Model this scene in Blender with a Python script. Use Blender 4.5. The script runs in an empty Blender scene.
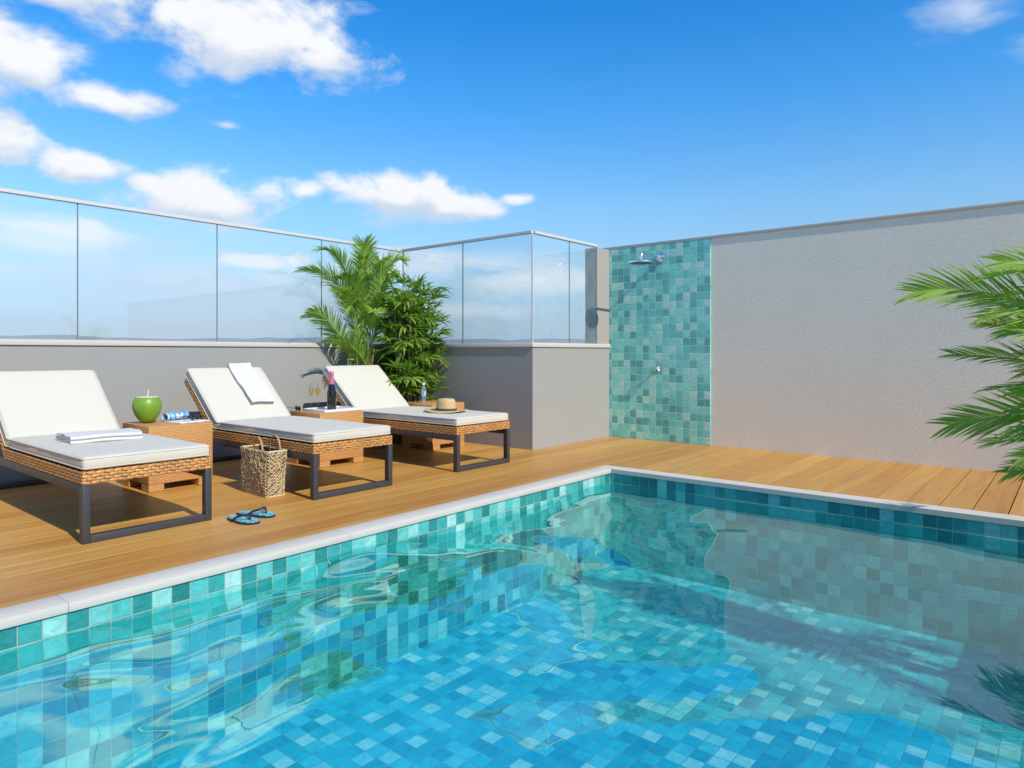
import bpy, bmesh, math, random
from mathutils import Vector, Matrix, noise
R = math.radians
random.seed(7)
S = bpy.context.scene
col = S.collection

# ------------------------------------------------------------------ camera
cam = bpy.data.cameras.new('camera'); camo = bpy.data.objects.new('camera', cam); col.objects.link(camo)
camo.location = (0, 0, 1.2); camo.rotation_euler = (R(90), 0, R(39.76))
cam.sensor_width = 36; cam.lens = 680.4 / 1024 * 36; cam.shift_y = -31 / 1024
cam.clip_start = 0.05; cam.clip_end = 90000
S.camera = camo
S.view_settings.view_transform = 'Standard'; S.view_settings.look = 'None'
S.view_settings.exposure = 0.09; S.view_settings.gamma = 1
S.cycles.max_bounces = 10; S.cycles.transparent_max_bounces = 24
S.cycles.caustics_reflective = False; S.cycles.caustics_refractive = False
S.cycles.use_denoising = True

# ------------------------------------------------------------------ sun and sky
SUN_EL, SUN_AZ = 40.0, 97.0            # azimuth from +Y clockwise (towards +X)
SUN_STRENGTH, SKY_STRENGTH = 4.3, 0.15
sl = bpy.data.lights.new('sun', 'SUN'); sl.energy = SUN_STRENGTH; sl.angle = R(0.6); sl.color = (1, .93, .81)
so = bpy.data.objects.new('sun', sl); col.objects.link(so)
sd = Vector((math.sin(R(SUN_AZ)) * math.cos(R(SUN_EL)), math.cos(R(SUN_AZ)) * math.cos(R(SUN_EL)), math.sin(R(SUN_EL))))
so.rotation_euler = sd.to_track_quat('Z', 'Y').to_euler(); so.location = (20, -5, 20)


class NT:
    """small helper for node trees"""
    def __init__(s, tree): s.t = tree; s.n = tree.nodes; s.l = tree.links

    def put(s, sock, v):
        if v is None: return
        if isinstance(v, bpy.types.NodeSocket): s.l.new(v, sock)
        else:
            if hasattr(sock.default_value, '__len__') and not hasattr(v, '__len__'): v = [v] * len(sock.default_value)
            if hasattr(v, '__len__') and len(sock.default_value) == 4 and len(v) == 3: v = (*v, 1)
            sock.default_value = v

    def node(s, typ, ins=None, **kw):
        n = s.n.new(typ)
        for k, v in kw.items(): setattr(n, k, v)
        for k, v in (ins or {}).items(): s.put(n.inputs[k], v)
        return n

    def m(s, op, a, b=None, c=None, clamp=False):
        n = s.n.new('ShaderNodeMath'); n.operation = op; n.use_clamp = clamp
        for i, v in enumerate((a, b, c)): s.put(n.inputs[i], v) if v is not None else None
        return n.outputs[0]

    def vm(s, op, a, b=None, out=0):
        n = s.n.new('ShaderNodeVectorMath'); n.operation = op
        s.put(n.inputs[0], a)
        if b is not None: s.put(n.inputs[3 if op == 'SCALE' else 1], b)
        return n.outputs[out]

    def mix(s, f, a, b, blend='MIX'):
        n = s.n.new('ShaderNodeMix'); n.data_type = 'RGBA'; n.blend_type = blend
        s.put(n.inputs[0], f); s.put(n.inputs[6], a); s.put(n.inputs[7], b)
        return n.outputs[2]

    def noise(s, vec, scale, detail=3, rough=.55, dist=0, out='Fac'):
        n = s.node('ShaderNodeTexNoise', {'Scale': scale, 'Detail': detail, 'Roughness': rough, 'Distortion': dist})
        if vec is not None: s.l.new(vec, n.inputs['Vector'])
        return n.outputs[out]

    def ramp(s, f, stops, interp='LINEAR'):
        n = s.n.new('ShaderNodeValToRGB'); n.color_ramp.interpolation = interp
        e = n.color_ramp.elements
        while len(e) < len(stops): e.new(.5)
        for i, (p, c) in enumerate(stops):
            e[i].position = p; e[i].color = (*c, 1) if len(c) == 3 else c
        s.put(n.inputs[0], f); return n.outputs[0]

    def maprange(s, v, a, b, c=0, d=1, smooth=False):
        n = s.n.new('ShaderNodeMapRange'); n.interpolation_type = 'SMOOTHSTEP' if smooth else 'LINEAR'
        for i, x in enumerate((v, a, b, c, d)): s.put(n.inputs[i], x)
        return n.outputs[0]


W = bpy.data.worlds.new('World'); S.world = W; W.use_nodes = True
w = NT(W.node_tree); w.n.clear()
sky = w.node('ShaderNodeTexSky', sky_type='NISHITA', sun_disc=False, sun_elevation=R(SUN_EL), sun_rotation=R(SUN_AZ),
             altitude=0, air_density=1.0, dust_density=0.0, ozone_density=4.0)
elf = w.node('ShaderNodeSeparateXYZ', {0: w.node('ShaderNodeTexCoord').outputs['Generated']}).outputs[2]
tint = w.ramp(elf, [(0, (.42, .50, .68)), (.041, (.47, .55, .71)), (.103, (.72, .79, .83)), (.158, (.75, .95, .97)), (.207, (.70, 1.04, 1.12)), (.333, (.27, 1.0, 1.36)), (.447, (.05, .88, 1.40)), (.56, (.10, .85, 1.40)), (.9, (.90, .98, 1.05))])
skm = w.mix(1, sky.outputs[0], tint, 'MULTIPLY')
hs = w.node('ShaderNodeHueSaturation', {'Hue': .5, 'Saturation': 1.0, 'Value': 1.0, 'Fac': 1.0, 'Color': skm})
# clouds as world directions: azimuth, elevation, half width, half height (degrees), weight
CL = [(-61.0, 23.6, 9.6, 4.1, 1.05), (-71.0, 24.8, 5.4, 2.6, 1), (-55.2, 23.2, 3.6, 2.6, 1), (-64, 28.5, 8, 2.8, .7),
      (-76.0, 19.3, 5.0, 2.9, 1.05), (-71.6, 17.6, 4.6, 1.7, 1), (-77.5, 14.2, 3.6, 2.2, 1),
      (-71.6, 13.2, 3.8, 1.4, 1), (-64.2, 11.5, 6.6, 2.5, 1.05), (-68, 12.4, 2.8, 1.3, .9),
      (-49.6, 12.7, 6.4, 2.2, 1.05), (-44.8, 12.0, 4.4, 1.5, 1), (-56.3, 12.9, 3.0, 1.3, .66),
      (-39.5, 12.8, 3.0, 1.0, .5), (-62.6, 17.2, 2.6, 1.0, .45),
      (-86, 32, 10, 6, 1.05), (-72, 35, 9, 4, .9), (-95, 20, 9, 4, .9), (-55, 44, 12, 6, .9), (-104, 42, 12, 6, .8),  # out of view; the first ones added for bright reflections in the water
      (-73.5, 8.5, 6.5, 1.5, .84), (-61, 7.2, 7, 1.2, .72), (-46.5, 8.0, 5.5, 1.3, .80), (-38.8, 6.2, 5, 1.1, .76), (-35, 42, 10, 4, .7), (120, 25, 14, 5, .9), (170, 30, 14, 6, .9), (-140, 26, 14, 5, .9)]
# thin veils, never fully opaque
WISP = [(-5.5, 22.8, 6.0, 2.6, .72), (-2.0, 19.8, 4.0, 1.6, .66), (-74.2, 8.0, 9.0, 1.8, 1), (-47, 7.2, 12.0, 2.0, 1),
        (-38, 6.0, 10.0, 1.7, 1), (-63, 5.6, 18, 2.0, 1), (-84, 9, 8, 3, 1), (-52, 3.6, 26, 1.3, .8)]


def blobs(v, lst, k=.25):
    best = None
    for a, e, ra, re, wt in lst:
        d = w.node('ShaderNodeVectorMath', {0: v, 1: (1 / ra, 1 / re, 0), 2: (-a / ra, -e / re, 0)}, operation='MULTIPLY_ADD').outputs[0]
        q = w.m('SUBTRACT', wt, w.vm('LENGTH', d, out=1))
        best = q if best is None else w.m('MAXIMUM', best, q)
    return best


def cloud_noise(dirv, det):
    n1 = w.noise(w.vm('MULTIPLY', dirv, (1, 1, 1.7)), 11, det, .58, .25)
    return w.m('MULTIPLY', w.m('SUBTRACT', n1, .5), 2.1)


dv = w.node('ShaderNodeTexCoord').outputs['Generated']
sp = w.node('ShaderNodeSeparateXYZ', {0: dv})
az = w.m('MULTIPLY', w.m('ARCTAN2', sp.outputs[0], sp.outputs[1]), 57.29578)
el = w.m('MULTIPLY', w.m('ARCSINE', sp.outputs[2]), 57.29578)
vv = w.node('ShaderNodeCombineXYZ', {0: az, 1: el}).outputs[0]
D1 = w.m('ADD', blobs(vv, CL), cloud_noise(dv, 6))
big = [(a, e - re * .75, ra, re, wt) for a, e, ra, re, wt in CL if re >= 1.4 and wt > .9 and a < 0 and e < 30]
D2 = w.m('ADD', blobs(vv, big), w.m('MULTIPLY', cloud_noise(w.vm('ADD', dv, (.012, .012, .022)), 3), .8))
alpha = w.maprange(D1, -.02, .60, 0, 1, True)
DW = w.m('ADD', blobs(vv, WISP), w.m('MULTIPLY', w.m('SUBTRACT', w.noise(w.vm('MULTIPLY', dv, (1, 1, 3.2)), 7, 4, .55, .3), .5), 2.2))
alpha = w.m('MAXIMUM', alpha, w.m('MULTIPLY', w.maprange(DW, -.05, .9, 0, 1, True), .72))
lit = w.maprange(w.m('SUBTRACT', D1, D2), -.30, .62, 0, 1, True)
ccol = w.mix(lit, (4.1, 4.7, 5.5), (6.35, 6.4, 6.45))
skyc = w.mix(w.m('MULTIPLY', alpha, .97), hs.outputs[0], ccol)
bg = w.node('ShaderNodeBackground', {'Color': skyc, 'Strength': SKY_STRENGTH})
wo = w.node('ShaderNodeOutputWorld'); w.l.new(bg.outputs[0], wo.inputs[0])


# ------------------------------------------------------------------ mesh helpers
class MB:
    def __init__(s):
        s.bm = bmesh.new(); s.rl = s.bm.faces.layers.float.new('rnd')

    def faces(s, vs, fs, rnd=0.0):
        bv = [s.bm.verts.new(v) for v in vs]; out = []
        for f in fs:
            try: q = s.bm.faces.new([bv[i] for i in f]); q[s.rl] = rnd; out.append(q)
            except ValueError: pass
        return out

    def box(s, x0, x1, y0, y1, z0, z1, bev=0.0, seg=1, rnd=0.0, mat=None):
        vs = [Vector((x, y, z)) for x in (x0, x1) for y in (y0, y1) for z in (z0, z1)]
        if mat is not None: vs = [mat @ v for v in vs]
        f = s.faces(vs, [(0, 1, 3, 2), (4, 6, 7, 5), (0, 4, 5, 1), (2, 3, 7, 6), (0, 2, 6, 4), (1, 5, 7, 3)], rnd)
        if bev:
            ed = {e for q in f for e in q.edges}
            r = bmesh.ops.bevel(s.bm, geom=list(ed), offset=bev, segments=seg, profile=.5, affect='EDGES')
            for q in r['faces']: q[s.rl] = rnd
        return s

    def tube(s, pts, rad, n=8, caps=True, rnd=0.0, closed=False):
        pts = [Vector(p) for p in pts]; k = len(pts)
        if not hasattr(rad, '__len__'): rad = [rad] * k
        up = None; vs = []
        for i, p in enumerate(pts):
            if closed: t = pts[(i + 1) % k] - pts[i - 1]
            else: t = pts[min(i + 1, k - 1)] - pts[max(i - 1, 0)]
            t.normalize()
            if up is None: up = t.orthogonal().normalized()
            else:
                up = up - t * up.dot(t)
                up = up.normalized() if up.length > 1e-6 else t.orthogonal().normalized()
            b = t.cross(up)
            vs += [p + (up * math.cos(a) + b * math.sin(a)) * rad[i] for a in [2 * math.pi * j / n for j in range(n)]]
        fs = [(i * n + j, i * n + (j + 1) % n, ((i + 1) % k) * n + (j + 1) % n, ((i + 1) % k) * n + j) for i in range(k if closed else k - 1) for j in range(n)]
        if caps and not closed: fs += [tuple(range(n))[::-1], tuple((k - 1) * n + j for j in range(n))]
        s.faces(vs, fs, rnd); return s

    def lathe(s, prof, loc=(0, 0, 0), n=24, mat=None):
        vs = []; fs = []
        for r, z in prof:
            for j in range(n):
                a = 2 * math.pi * j / n; vs.append(Vector((r * math.cos(a), r * math.sin(a), z)))
        M = Matrix.Translation(loc) @ (mat or Matrix())
        vs = [M @ v for v in vs]
        for i in range(len(prof) - 1):
            for j in range(n): fs.append((i * n + j, i * n + (j + 1) % n, (i + 1) * n + (j + 1) % n, (i + 1) * n + j))
        if prof[0][0] > 0: fs.append(tuple(range(n))[::-1])
        if prof[-1][0] > 0: fs.append(tuple((len(prof) - 1) * n + j for j in range(n)))
        s.faces(vs, fs); return s

    def rbox(s, c, h, r, M=None, puff=0.0, n=14, wob=0.0, seed=0):
        """soft rounded box: centre c, half sizes h, corner radius r"""
        def axis(hh):
            a = [-hh + r * q for q in (0, .3, .6, 1)]; m = [(-hh + r) + (2 * hh - 2 * r) * i / n for i in range(1, n)]
            return a + m + [-q for q in a[::-1]]
        h = Vector(h); ax = [axis(h[i]) for i in range(3)]
        ax[2] = [-h[2] + 2 * h[2] * i / 6 for i in range(7)]
        seen = {}; fl = []
        def vert(p):
            k = tuple(round(q, 5) for q in p)
            if k not in seen:
                q = Vector([max(-(h[i] - r), min(h[i] - r, p[i])) for i in range(3)])
                d = p - q
                if d.length > 1e-9:
                    m = max(abs(d.x), abs(d.y), abs(d.z)); d = d.normalized() * m
                o = q + d
                if puff:
                    u, v = o.x / h.x, o.y / h.y
                    o.z += (1 if p.z > 0 else -.15) * puff * max(0, 1 - abs(u) ** 3) * max(0, 1 - abs(v) ** 3)
                if wob:
                    nn = noise.noise_vector(Vector((o.x * 5 + seed, o.y * 5, o.z * 5 + seed)))
                    o += nn * wob
                o = Vector(c) + o
                if M: o = M @ o
                seen[k] = s.bm.verts.new(o)
            return seen[k]
        for d in range(3):
            a, b = [(1, 2), (2, 0), (0, 1)][d]
            for sg in (-1, 1):
                for i in range(len(ax[a]) - 1):
                    for j in range(len(ax[b]) - 1):
                        q = []
                        for (ii, jj) in ((i, j), (i + 1, j), (i + 1, j + 1), (i, j + 1)):
                            p = Vector((0, 0, 0)); p[d] = sg * h[d]; p[a] = ax[a][ii]; p[b] = ax[b][jj]; q.append(vert(p))
                        if sg < 0: q = q[::-1]
                        try: s.bm.faces.new(q)
                        except ValueError: pass
        return s

    def weave(s, o, u, v, nrm, Wd, H, cl, rh, bulge):
        """woven strands on a face: brick-bonded pillows of cane"""
        o, u, v, nrm = Vector(o), Vector(u).normalized(), Vector(v).normalized(), Vector(nrm).normalized()
        rows = max(1, round(H / rh)); rh = H / rows; nc = max(1, round(Wd / cl)); cl = Wd / nc
        for j in range(rows):
            off = .5 if j % 2 else 0
            for i in range(nc + (1 if off else 0)):
                a = (i - off) * cl; b = a + cl; a = max(a, 0) + .0012; b = min(b, Wd) - .0012
                c = j * rh + .0008; d = (j + 1) * rh - .0008
                rnd = random.random(); vs = []; sg = 1 if (i + j) % 2 else -1
                for q in range(5):
                    uu = q / 4
                    for p in range(4):
                        vv = p / 3
                        k = math.sin(math.pi * (.06 + .88 * uu)) ** .6 * math.sin(math.pi * (.08 + .84 * vv)) ** .7
                        tp = .74 + .26 * math.sin(math.pi * uu) ** .7; vs.append(o + u * (a + (b - a) * uu) + v * ((c + d) / 2 + (d - c) * (vv - .5) * tp * 1.06 + sg * (uu - .5) * (d - c) * .22) + nrm * (bulge * k))
                fs = [(q * 4 + p, (q + 1) * 4 + p, (q + 1) * 4 + p + 1, q * 4 + p + 1) for q in range(4) for p in range(3)]
                s.faces(vs, fs, rnd)
        return s

    def build(s, name, mat, parent=None, smooth=True, ang=35, recalc=True):
        me = bpy.data.meshes.new(name)
        s.bm.normal_update()
        if recalc: bmesh.ops.recalc_face_normals(s.bm, faces=s.bm.faces)
        uvl = s.bm.loops.layers.uv.new('UVMap')
        for f in s.bm.faces:
            nn = f.normal; k = max(range(3), key=lambda i: abs(nn[i])); a, b = [(1, 2), (0, 2), (0, 1)][k]
            for l in f.loops: l[uvl].uv = (l.vert.co[a], l.vert.co[b])
        s.bm.to_mesh(me); s.bm.free()
        if smooth:
            me.polygons.foreach_set('use_smooth', [True] * len(me.polygons)); me.set_sharp_from_angle(angle=R(ang))
        o = bpy.data.objects.new(name, me); col.objects.link(o)
        if mat: me.materials.append(mat)
        if parent: o.parent = parent
        return o


def tag(o, label=None, cat=None, group=None, kind=None):
    if label: o['label'] = label
    if cat: o['category'] = cat
    if group: o['group'] = group
    if kind: o['kind'] = kind
    return o


def thing(name, label, cat, loc=(0, 0, 0), rz=0, group=None):
    o = bpy.data.objects.new(name, None); col.objects.link(o); o.empty_display_size = .1
    o.location = loc; o.rotation_euler = (0, 0, rz); return tag(o, label, cat, group)


def copy_tree(o, parent=None):
    c = o.copy(); col.objects.link(c)
    if parent: c.parent = parent
    for ch in [q for q in bpy.data.objects if q.parent == o]: copy_tree(ch, c)
    return c


# ------------------------------------------------------------------ materials
def mat(name):
    m = bpy.data.materials.new(name); m.use_nodes = True; t = NT(m.node_tree); t.n.clear()
    out = t.node('ShaderNodeOutputMaterial')
    return m, t, out


def bsdf(t, out, **ins):
    b = t.node('ShaderNodeBsdfPrincipled', {k.replace('_', ' '): v for k, v in ins.items()})
    t.l.new(b.outputs[0], out.inputs[0]); return b


def bump(t, h, strength, dist):
    return t.node('ShaderNodeBump', {'Height': h, 'Strength': strength, 'Distance': dist}).outputs[0]


def simple(name, c, rough=.5, metal=0, var=.08, vscale=6, bs=0, bscale=60, spec=.5, coat=0):
    m, t, out = mat(name)
    oc = t.node('ShaderNodeTexCoord').outputs['Object']
    n = t.noise(oc, vscale, 4)
    cc = t.mix(n, tuple(q * (1 - var) for q in c), tuple(min(1, q * (1 + var)) for q in c))
    b = bsdf(t, out, Base_Color=cc, Roughness=t.maprange(n, .3, .7, rough * .92, min(1, rough * 1.08)), Metallic=metal)
    b.inputs['Specular IOR Level'].default_value = spec; b.inputs['Coat Weight'].default_value = coat
    if bs: t.l.new(bump(t, t.noise(oc, bscale, 4), bs, .004), b.inputs['Normal'])
    return m


def m_wood():
    m, t, out = mat('teak_boards')
    oc = t.node('ShaderNodeTexCoord').outputs['Object']
    rn = t.node('ShaderNodeAttribute', attribute_name='rnd').outputs['Fac']
    off = t.node('ShaderNodeCombineXYZ', {0: t.m('MULTIPLY', rn, 37), 1: t.m('MULTIPLY', rn, 91), 2: 0}).outputs[0]
    p = t.vm('ADD', oc, off)
    g1 = t.noise(t.vm('MULTIPLY', p, (26, 1.0, 8)), 1, 6, .6, .6)
    g2 = t.noise(t.vm('MULTIPLY', p, (150, 3, 30)), 1, 3, .6)
    g3 = t.noise(t.vm('MULTIPLY', p, (3.5, .5, 1)), 1, 3, .5)
    k = t.m('ADD', t.m('MULTIPLY', g1, .5), t.m('ADD', t.m('MULTIPLY', g2, .2), t.m('MULTIPLY', g3, .3)))
    c = t.ramp(k, [(.30, (.42, .20, .042)), (.47, (.56, .295, .068)), (.60, (.64, .375, .098)), (.75, (.72, .455, .145))])
    c = t.mix(t.maprange(rn, 0, 1, 0, .9), c, t.mix(1, c, (.80, .68, .58), 'MULTIPLY'))
    b = bsdf(t, out, Base_Color=c, Roughness=t.maprange(g1, .3, .7, .36, .52))
    b.inputs['Specular IOR Level'].default_value = .45
    t.l.new(bump(t, t.m('ADD', g1, t.m('MULTIPLY', g2, .6)), .25, .003), b.inputs['Normal'])
    return m


def m_tile(name, size, ramp, grout, rough=.16, off=(0, 0), gw=.045, bumpy=.4):
    m, t, out = mat(name)
    uv = t.node('ShaderNodeUVMap').outputs[0]
    oc = t.node('ShaderNodeTexCoord').outputs['Object']
    nrm = t.node('ShaderNodeNewGeometry').outputs['True Normal']
    p = t.vm('SCALE', t.vm('ADD', uv, (off[0], off[1], 0)), 1 / size)
    cell = t.vm('FLOOR', p); fr = t.vm('FRACTION', p)
    key = t.vm('ADD', cell, t.vm('MULTIPLY', t.vm('FLOOR', t.vm('ADD', nrm, (.5, .5, .5))), (61.3, 23.7, 11.9)))
    wn = t.node('ShaderNodeTexWhiteNoise', {'Vector': key}, noise_dimensions='3D')
    rv, rc = wn.outputs['Value'], wn.outputs['Color']
    base = t.ramp(rv, ramp)
    so_ = t.vm('SCALE', rc, 40.0)
    st = t.noise(t.vm('ADD', t.vm('MULTIPLY', oc, (14, 14, 26)), so_), 1, 5, .6, 1.2)
    base = t.mix(1, base, t.ramp(st, [(.28, (.72, .80, .80)), (.5, (1, 1, 1)), (.72, (1.28, 1.2, 1.18))]), 'MULTIPLY')
    sp = t.node('ShaderNodeSeparateXYZ', {0: fr})
    ex = t.m('MINIMUM', sp.outputs[0], t.m('SUBTRACT', 1, sp.outputs[0]))
    ey = t.m('MINIMUM', sp.outputs[1], t.m('SUBTRACT', 1, sp.outputs[1]))
    e = t.m('MINIMUM', ex, ey)
    tile = t.maprange(e, gw * .35, gw * .6, 0, 1, True)
    c = t.mix(tile, grout, base)
    b = bsdf(t, out, Base_Color=c, Roughness=t.maprange(tile, 0, 1, .8, rough))
    tilt = t.m('MULTIPLY', t.m('ADD', t.m('MULTIPLY', sp.outputs[0], t.m('SUBTRACT', rv, .5)), t.m('MULTIPLY', sp.outputs[1], t.m('SUBTRACT', t.node('ShaderNodeSeparateXYZ', {0: rc}).outputs[1], .5))), .5)
    h = t.m('ADD', t.maprange(e, gw * .3, gw * 1.2, 0, 1, True), t.m('ADD', t.m('MULTIPLY', st, .12), tilt))
    t.l.new(bump(t, h, bumpy, .004), b.inputs['Normal'])
    return m


def m_plaster(name, c, rough_scale=45, bs=.6, dist=.01, var=.05):
    m, t, out = mat(name)
    oc = t.node('ShaderNodeTexCoord').outputs['Object']
    n = t.noise(oc, .9, 5, .6); n2 = t.noise(oc, rough_scale, 5, .65, .4); n3 = t.noise(oc, rough_scale * .35, 2)
    cc = t.mix(n, tuple(q * (1 - var) for q in c), tuple(q * (1 + var) for q in c))
    b = bsdf(t, out, Base_Color=cc, Roughness=.85); b.inputs['Specular IOR Level'].default_value = .25
    t.l.new(bump(t, t.m('ADD', n2, t.m('MULTIPLY', n3, .5)), bs, dist), b.inputs['Normal'])
    return m


def schlick(t, f0, nrm=None):
    g = t.node('ShaderNodeNewGeometry')
    c = t.m('ABSOLUTE', t.vm('DOT_PRODUCT', nrm or g.outputs['Normal'], g.outputs['Incoming'], out=1))
    k = t.m('POWER', t.m('SUBTRACT', 1, c, clamp=True), 5)
    return t.m('ADD', f0, t.m('MULTIPLY', k, 1 - f0), clamp=True)


def m_glass(name, tint, f0=.06, haze=0.0, hazec=(.8, .85, .9)):
    m, t, out = mat(name)
    tr = t.node('ShaderNodeBsdfTransparent', {0: tint}).outputs[0]
    gl = t.node('ShaderNodeBsdfGlossy', {'Color': (1, 1, 1), 'Roughness': .0}).outputs[0]
    if haze:
        df = t.node('ShaderNodeBsdfDiffuse', {0: hazec}).outputs[0]
        mx = t.node('ShaderNodeMixShader', {0: haze}); t.l.new(tr, mx.inputs[1]); t.l.new(df, mx.inputs[2]); tr = mx.outputs[0]
    mx = t.node('ShaderNodeMixShader', {0: schlick(t, f0)}); t.l.new(tr, mx.inputs[1]); t.l.new(gl, mx.inputs[2])
    t.l.new(mx.outputs[0], out.inputs[0]); return m


def m_water():
    m, t, out = mat('pool_water')
    tr = t.node('ShaderNodeBsdfTransparent', {0: WATER_TINT}).outputs[0]
    gl = t.node('ShaderNodeBsdfGlossy', {'Color': (.62, .97, 1.0), 'Roughness': .0}).outputs[0]
    mx = t.node('ShaderNodeMixShader', {0: schlick(t, WATER_F0)}); t.l.new(tr, mx.inputs[1]); t.l.new(gl, mx.inputs[2])
    t.l.new(mx.outputs[0], out.inputs[0]); return m


def m_wicker(name, c, geo=True):
    m, t, out = mat(name)
    oc = t.node('ShaderNodeTexCoord').outputs['Object']
    if geo:
        rn = t.node('ShaderNodeAttribute', attribute_name='rnd').outputs['Fac']
        n = t.noise(oc, 120, 3)
        k = t.m('ADD', t.m('MULTIPLY', rn, .6), t.m('MULTIPLY', n, .4))
        cc = t.mix(k, tuple(q * .68 for q in c), tuple(min(1, q * 1.25) for q in c))
        b = bsdf(t, out, Base_Color=cc, Roughness=.42)
    else:
        uv = t.node('ShaderNodeUVMap').outputs[0]
        br = t.node('ShaderNodeTexBrick', {'Vector': uv, 'Scale': 1, 'Mortar Size': .0036, 'Mortar Smooth': 1.0, 'Bias': 0, 'Brick Width': .036, 'Row Height': .0165,
                    'Color1': tuple(q * .92 for q in c), 'Color2': tuple(min(1, q * 1.06) for q in c), 'Mortar': tuple(q * .62 for q in c)})
        b = bsdf(t, out, Base_Color=br.outputs[0], Roughness=.45)
        t.l.new(bump(t, t.m('SUBTRACT', 1, br.outputs[1]), .7, .004), b.inputs['Normal'])
    return m


def m_fabric(name, c, scale=420, bs=.25):
    m, t, out = mat(name)
    oc = t.node('ShaderNodeTexCoord').outputs['Object']
    n = t.noise(oc, 3, 4); f = t.noise(oc, scale, 2); wr = t.noise(oc, 7, 3, .5, .5)
    cc = t.mix(n, tuple(q * .96 for q in c), tuple(min(1, q * 1.03) for q in c))
    b = bsdf(t, out, Base_Color=cc, Roughness=.9); b.inputs['Specular IOR Level'].default_value = .15
    b.inputs['Sheen Weight'].default_value = .15
    t.l.new(bump(t, t.m('ADD', t.m('MULTIPLY', f, .25), wr), bs, .008), b.inputs['Normal'])
    return m


def m_leaf(name, dark, light, trans=.3):
    m, t, out = mat(name)
    rn = t.node('ShaderNodeAttribute', attribute_name='rnd').outputs['Fac']
    oc = t.node('ShaderNodeTexCoord').outputs['Object']
    k = t.m('ADD', t.m('MULTIPLY', rn, .75), t.m('MULTIPLY', t.noise(oc, 5, 3), .25))
    c = t.ramp(k, [(.0, dark), (.55, light), (.9, tuple(q * 1.25 for q in light)), (1, (.30, .30, .05))])
    b = t.node('ShaderNodeBsdfPrincipled', {'Base Color': c, 'Roughness': .42})
    b.inputs['Specular IOR Level'].default_value = .4
    tl = t.node('ShaderNodeBsdfTranslucent', {0: t.mix(1, c, (1.2, 1.35, .5), 'MULTIPLY')})
    mx = t.node('ShaderNodeMixShader', {0: trans}); t.l.new(b.outputs[0], mx.inputs[1]); t.l.new(tl.outputs[0], mx.inputs[2])
    t.l.new(mx.outputs[0], out.inputs[0]); return m


WATER_F0 = .28
WATER_TINT = (.60, .99, 1.0)
TEAL = [(0, (.025, .20, .19)), (.2, (.035, .29, .27)), (.45, (.06, .40, .37)), (.7, (.10, .50, .46)), (.86, (.26, .62, .56)), (1, (.42, .70, .64))]
SHOW = [(0, (.11, .44, .40)), (.25, (.17, .63, .56)), (.55, (.24, .77, .66)), (.8, (.31, .83, .70)), (.93, (.46, .85, .70)), (1, (.56, .86, .74))]
M_wood = m_wood()
M_pool = m_tile('pool_mosaic', .0985, TEAL, (.32, .42, .33), off=(0.04, .0445), gw=.05)
M_floor = m_tile('pool_floor_mosaic', .0985, [(0, (.02, .38, .50)), (.25, (.03, .52, .64)), (.6, (.06, .64, .76)), (.8, (.15, .72, .80)), (.88, (.50, .82, .83)), (1, (.70, .88, .87))], (.22, .42, .45), off=(0.04, .02), gw=.05)
M_show = m_tile('shower_mosaic', .1, SHOW, (.46, .74, .72), rough=.2, off=(.05, .0), gw=.06)
M_wall = m_plaster('rough_render', (.88, .84, .70), 66, .5, .007, .045)
M_para = m_plaster('smooth_grey_render', (.335, .335, .318), 90, .15, .003, .04)
M_cap = m_plaster('stone_cap', (.58, .545, .49), 60, .1, .002, .04)
M_cop = m_plaster('coping_stone', (.60, .57, .505), 50, .12, .002, .10)
M_alu = simple('light_aluminium', (.60, .59, .56), .4, 0, .03)
M_joint = simple('glass_joint', (.16, .20, .22), .4)
M_glass = m_glass('balustrade_glass', (.95, .975, .985), .075, .06, (.86, .87, .88))
M_water = m_water()
M_char = simple('charcoal_metal', (.045, .047, .052), .42, 0, .06, 9)
M_wick = m_wicker('woven_cane', (.56, .27, .075))
M_core = simple('cane_core', (.10, .045, .014), .8)
M_tabw = m_wicker('fine_cane', (.64, .33, .11), False)
M_cush = m_fabric('cream_canvas', (.62, .59, .50))
M_towel = m_fabric('white_towel', (.655, .645, .615), 260, .5)
M_chrome = simple('chrome', (.88, .88, .88), .22, 1, .02)
M_leafA = m_leaf('areca_leaf', (.10, .21, .03), (.38, .53, .11), .48)
M_leafB = m_leaf('lady_palm_leaf', (.06, .15, .02), (.27, .43, .08), .40)
M_stem = simple('cane_stem', (.20, .17, .07), .6, 0, .35, 20)
M_pot = simple('dark_pot', (.06, .06, .062), .6)
M_navy = simple('navy_rubber', (.012, .022, .07), .5)

# ------------------------------------------------------------------ setting
XW, YP, XP, YB = -7.62, 6.637, -5.19, 8.44      # left parapet, short parapet, corner parapet, back wall
CX, CY = -3.715, 6.065                          # inner edge of the coping
PX1, PY0 = 1.9, -3.6
QX, QY = .50, 4.78                               # unseen corner platform added under the palm, sized to limit its pool shadow                            # far pool sides, outside the frame

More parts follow.
